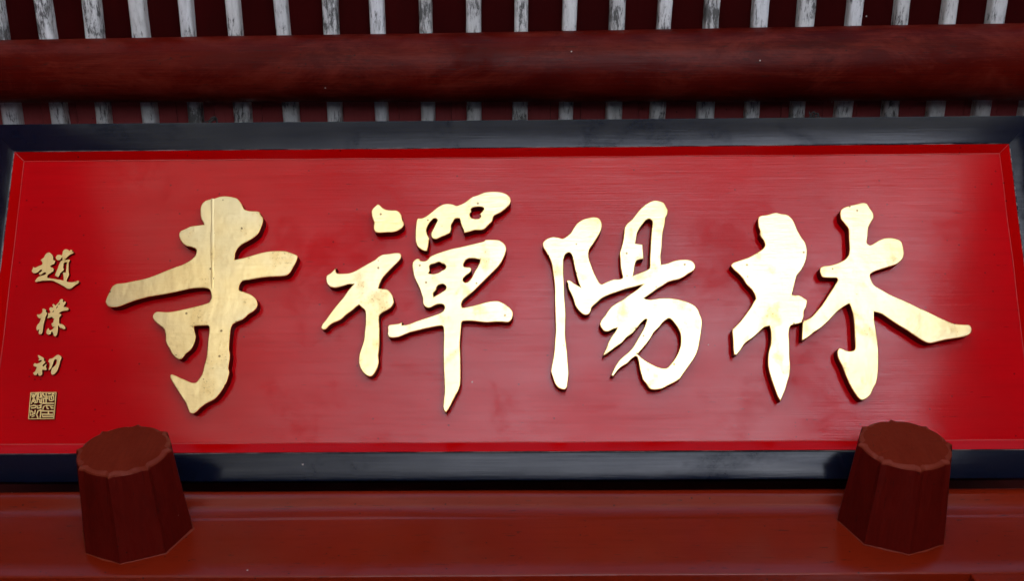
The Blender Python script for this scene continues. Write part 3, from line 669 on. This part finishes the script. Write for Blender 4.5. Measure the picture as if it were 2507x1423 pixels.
# black rails: chamfered boards, mitred
TB = 0.048
def rail(p_in0, p_in1, p_out1, p_out0):
    """quad in plan order inner0, inner1, outer1, outer0; section: chamfer inside, flat, rounded outer edge"""
    a0, a1, b1, b0 = [Vector((*p, 0)) for p in (p_in0, p_in1, p_out1, p_out0)]
    sec = [(0.0, -TB), (0.0, -0.0035), (0.014, -0.0012), (0.032, -0.0004), (0.08, 0.0002), (0.5, 0.0004), (0.94, 0.0002), (0.985, -0.0008), (1.0, -0.003), (1.0, -TB)]
    n_ = 60
    V, Fs = [], []
    for i in range(n_ + 1):
        t = i / n_
        for k, (s, z) in enumerate(sec):
            pi_, po = a0.lerp(a1, t), b0.lerp(b1, t)
            w = noise.noise(Vector((t * 20, s * 3, p_in0[1] * 7))) * 0.0005
            p = pi_.lerp(po, s)
            ww = noise.noise(Vector((t * 17, p_in0[0], p_in0[1] * 3))) * 0.0011 * min(1, min(t, 1 - t) * 14) if k in (1, 2, 3) else 0
            dirn = (po - pi_).normalized()
            V.append(p + dirn * ww + Vector((0, 0, z + w)))
    m_ = len(sec)
    for i in range(n_):
        for k in range(m_ - 1):
            a = i * m_ + k
            Fs.append((a, a + 1, a + m_ + 1, a + m_))
        Fs.append((i * m_ + m_ - 1, i * m_, (i + 1) * m_, (i + 1) * m_ + m_ - 1))
    me = mesh("frame_rail", V, Fs, True)
    bm = bmesh.new(); bm.from_mesh(me)
    bmesh.ops.recalc_face_normals(bm, faces=bm.faces[:])
    for e_ in bm.edges:
        if len(e_.link_faces) == 2 and e_.calc_face_angle(0) > radians(35):
            e_.smooth = False
    bm.to_mesh(me); bm.free()
    for i, p in enumerate(me.polygons):
        p.material_index = 1 if (i % m_) in (1, 2) else 0
    link("frame_rail", me, [M_FRAME, M_WORN], plaque)
k = 0.0006
rail((-Wd + k, Ht), (Wd - k, Ht), (FS - k, FT), (-FS + k, FT))
rail((Wd - k, -Ht), (-Wd + k, -Ht), (-FS + k, FB), (FS - k, FB))
rail((-Wd, -Ht + k), (-Wd, Ht - k), (-FS, FT - k), (-FS, FB + k))
rail((Wd, Ht - k), (Wd, -Ht + k), (FS, FB + k), (FS, FT - k))
me = box("back_board", -FS + 0.004, FS - 0.004, FB + 0.004, FT - 0.004, -TB + 0.004, -0.022)
link("back_board", me, M_FRAME, plaque)

def letter(key, name, z1, mat, parent, label=None, bev=0.0019):
    loops = [smooth_loop(pts2(s)) for s in LETTERS[key]]
    z0 = DZ - 0.003
    return link(name, relief(name, loops, z0, z1, bev), [mat, M_SIDE, M_EDGE], parent, label)
ZL = DZ + 0.031
si = letter('si', "character", ZL, M_GOLD, plaque, "raised gold character 寺 meaning temple")
ch = letter('chan_body', "character", ZL, M_GOLD, plaque, "raised gold character 禪 in four separate pieces")
for kx in ('chan_dot', 'chan_top', 'chan_left'):
    letter(kx, "character_piece", ZL, M_GOLD, ch)
ya = letter('yang', "character", ZL, M_GOLD, plaque, "raised gold character 陽")
li = letter('lin_right', "character", ZL, M_GOLD, plaque, "raised gold character 林 of two trees")
letter('lin_left', "character_piece", ZL - 0.0008, M_GOLD, li)
# the joint ridge down the single wide character
def ridge(parent, x0, y0, x1, y1, w, h):
    V, Fs = [], []
    n_ = 24
    for i in range(n_ + 1):
        t = i / n_
        x = x0 + (x1 - x0) * t; y = y0 + (y1 - y0) * t
        ww = w * (0.8 + 0.5 * noise.noise(Vector((t * 6, x0, 0))))
        for s, z in ((-1, 0.00005), (-0.5, h), (0.5, h), (1, 0.00005)):
            V.append((x + s * ww, y, ZL + z))
    for i in range(n_):
        for j in range(3):
            a = i * 4 + j
            Fs.append((a, a + 4, a + 5, a + 1))
    link("joint_ridge", mesh("joint_ridge", V, Fs, True), M_SEAM, parent)
ridge(si, *RIDGE, 0.0046, 0.0004)

ZS = DZ + 0.010
z_ = letter('zhao', "signature_character", ZS, M_GOLD_S, plaque, "small gold signature character 趙", 0.0007)
p_ = letter('pu_right', "signature_character", ZS, M_GOLD_S, plaque, "small gold signature character 樸", 0.0006)
letter('pu_left', "character_piece", ZS, M_GOLD_S, p_, None, 0.0006)
c_ = letter('chu_right', "signature_character", ZS, M_GOLD_S, plaque, "small gold signature character 初", 0.0006)
letter('chu_left', "character_piece", ZS, M_GOLD_S, c_, None, 0.0006)

# square seal
Q = [Vector(p) for p in pts2(SEAL_FRAME)]
cen = sum(Q, Vector((0, 0))) / 4
inn = [cen + (q - cen) * 0.93 for q in Q]
def flat(lst): return [(p.x, p.y) for p in lst]
seal = link("seal_border", relief("seal_border", [flat(Q), flat(inn)], DZ - 0.002, DZ + 0.007, 0.0004), [M_GOLD_S, M_SIDE, M_EDGE], plaque, "small square gold seal under the signature")
plate = [cen + (q - cen) * 0.97 for q in Q]
link("seal_ground", relief("seal_ground", [flat(plate)], DZ - 0.002, DZ + 0.0015, 0.0002), [M_SIDE, M_SIDE, M_SIDE], seal)
bm = bmesh.new()
HW = 0.00150
for si_, s in enumerate(SEAL_STROKES):
    P = [Vector((*p, 0)) for p in pts2(s)]
    zt = DZ + 0.0062 + 0.0002 * (si_ % 4)
    L_, R_ = [], []
    for i, p in enumerate(P):
        d = ((P[min(i + 1, len(P) - 1)] - P[max(i - 1, 0)])).normalized()
        nn = Vector((-d.y, d.x, 0))
        ex = d * (HW * 0.8) * (-1 if i == 0 else (1 if i == len(P) - 1 else 0))
        L_.append(p + nn * HW + ex); R_.append(p - nn * HW + ex)
    ring_ = L_ + R_[::-1]
    nP = len(P)
    top = [bm.verts.new((v.x, v.y, zt)) for v in ring_]
    bot = [bm.verts.new((v.x, v.y, DZ)) for v in ring_]
    m_ = len(ring_)
    for i in range(nP - 1):
        bm.faces.new((top[i], top[m_ - 1 - i], top[m_ - 2 - i], top[i + 1]))
    for i in range(m_):
        bm.faces.new((top[i], top[(i + 1) % m_], bot[(i + 1) % m_], bot[i]))
me = bpy.data.meshes.new("seal_script")
bmesh.ops.recalc_face_normals(bm, faces=bm.faces[:])
bm.to_mesh(me); bm.free()
for p in me.polygons:
    p.material_index = 0 if abs(p.normal.z) > 0.5 else 1
link("seal_script", me, [M_GOLD_S, M_SIDE], seal)

# twisted wire ties on the top rail
def tube(name, path, r, parent, mat):
    V, Fs = [], []
    m_ = 7
    for i, p in enumerate(path):
        p = Vector(p)
        d = (Vector(path[min(i + 1, len(path) - 1)]) - Vector(path[max(i - 1, 0)])).normalized()
        a = d.orthogonal().normalized(); b = d.cross(a)
        for j in range(m_):
            t = 2 * pi * j / m_
            V.append(p + (a * cos(t) + b * sin(t)) * r)
    for i in range(len(path) - 1):
        for j in range(m_):
            q, w = i * m_ + j, i * m_ + (j + 1) % m_
            Fs.append((q, w, w + m_, q + m_))
    return link(name, mesh(name, V, Fs, True), mat, parent)
for hx, sg in ((-0.728, 1), (0.741, -1)):
    path = []
    for i in range(30):
        t = i / 29
        path.append((hx + 0.008 * sin(t * 9.0) + sg * (0.012 * t - 0.006), FT - 0.004 + 0.020 * abs(sin(t * 6.2)) , -0.012 + 0.006 * cos(t * 9)))
    tube("wire_tie", path, 0.0022, plaque, M_IRON)
    tube("wire_tie", [(hx - sg * 0.022, FT - 0.001, -0.012), (hx - sg * 0.012, FT + 0.007, -0.010), (hx, FT + 0.004, -0.006), (hx + sg * 0.008, FT + 0.012, -0.012), (hx + sg * 0.006, FT + 0.022, -0.02)], 0.0018, plaque, M_IRON)

# ------------------------------------------------------------------ purlin log
PX = 2.42
V, Fs = [], []
NX, NR = 110, 40
for i in range(NX + 1):
    x = -PX + 2 * PX * i / NX
    f = (x + 1.31) / 2.62
    r0 = 0.078 + 0.018 * f
    yc = 0.679 + (0.650 - 0.679) * f
    zc = 4.450 - r0 + 0.0005
    for j in range(NR):
        t = 2 * pi * j / NR
        r = r0 * (1 + 0.018 * noise.noise(Vector((x * 1.1, cos(t) * 1.2, sin(t) * 1.2))) + 0.007 * noise.noise(Vector((x * 5, cos(t) * 3, sin(t) * 3))))
        V.append((x, yc + r * cos(t), zc + r * sin(t)))
for i in range(NX):
    for j in range(NR):
        a, b = i * NR + j, i * NR + (j + 1) % NR
        Fs.append((a, a + NR, b + NR, b))
pur = link("purlin", mesh("purlin", V, Fs, True), M_PURLIN)
pur['label'] = "round dark red timber log carrying the white rafters above the plaque"
pur['category'] = "beam"

# ------------------------------------------------------------------ rafters and boards
eave = empty("eave_ceiling", "underside of the eave with whitewashed rafters and dark red boards", "eave", (0, 0.6, 4.45))
bpy.context.view_layer.update()
EI = eave.matrix_world.inverted()
Y0, Y1, YS = EAVE_Y, 1.62, 0.665
RX = []
first = RAFTERS[0]; last = RAFTERS[-1]
for i in range(-9, len(RAFTERS) + 9):
    if 0 <= i < len(RAFTERS):
        xa, ya_, xb, yb = RAFTERS[i]
    else:
        xa = xb = -0.0989 + 0.1227 * (i - 10); ya_, yb = 0.57, 0.822
    RX.append((xa, ya_, xb, yb))
def xat(rf, y):
    xa, ya_, xb, yb = rf
    return xa + (xb - xa) * min(max((y - ya_) / (yb - ya_), -0.6), 1.6)
for i, rf in enumerate(RX):
    if abs(rf[0]) > 2.38: continue
    hw = 0.0182 + random.uniform(-0.0022, 0.0028)
    hw2 = 0.0190 + random.uniform(-0.0022, 0.0042)
    sec = [(-1, 0.050), (-1, 0.014), (-0.93, 0.007), (-0.75, 0.0025), (-0.4, 0.0004), (0, 0), (0.4, 0.0004), (0.75, 0.0025), (0.93, 0.007), (1, 0.014), (1, 0.050)]
    V, Fs = [], []
    ys = [Y0, 0.43, 0.46, 0.52, 0.56, 0.60, 0.66, 0.70, 0.76, 0.80, 0.84, 0.9, 1.2, Y1]
    for y in ys:
        h = hw if y < YS else hw2
        for s, z in sec:
            V.append((xat(rf, y) + s * h * (1 + 0.04 * noise.noise(Vector((i * 3.3, y * 9, s)))), y, 4.4503 + z + 0.001 * noise.noise(Vector((i, y * 7, s)))))
    m_ = len(sec)
    for a in range(len(ys) - 1):
        for b in range(m_ - 1):
            q = a * m_ + b
            Fs.append((q, q + m_, q + m_ + 1, q + 1))
    Fs.append(tuple(range(m_)))
    o = link("rafter", mesh("rafter", V, Fs, True), M_RAFTER, eave); o.matrix_parent_inverse = EI
for i in range(len(RX) - 1):
    a, b = RX[i], RX[i + 1]
    if abs(a[0]) > 2.38 or abs(b[0]) > 2.38: continue
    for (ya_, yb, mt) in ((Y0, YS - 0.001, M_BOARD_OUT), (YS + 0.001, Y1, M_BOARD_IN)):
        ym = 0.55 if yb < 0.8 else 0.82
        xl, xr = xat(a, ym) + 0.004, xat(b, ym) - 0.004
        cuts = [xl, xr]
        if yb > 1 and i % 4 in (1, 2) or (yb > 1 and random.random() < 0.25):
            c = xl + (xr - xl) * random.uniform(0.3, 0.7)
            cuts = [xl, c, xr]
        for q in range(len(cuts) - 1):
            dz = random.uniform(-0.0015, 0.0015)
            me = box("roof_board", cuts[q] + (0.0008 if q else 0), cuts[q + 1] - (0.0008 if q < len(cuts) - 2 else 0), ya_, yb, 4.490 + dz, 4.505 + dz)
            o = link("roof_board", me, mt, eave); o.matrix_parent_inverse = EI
me = box("roof_deck", -2.9, 2.9, Y0 - 0.02, 2.6, 4.512, 4.60)
o = link("roof_deck", me, M_BOARD_OUT, eave); o.matrix_parent_inverse = EI
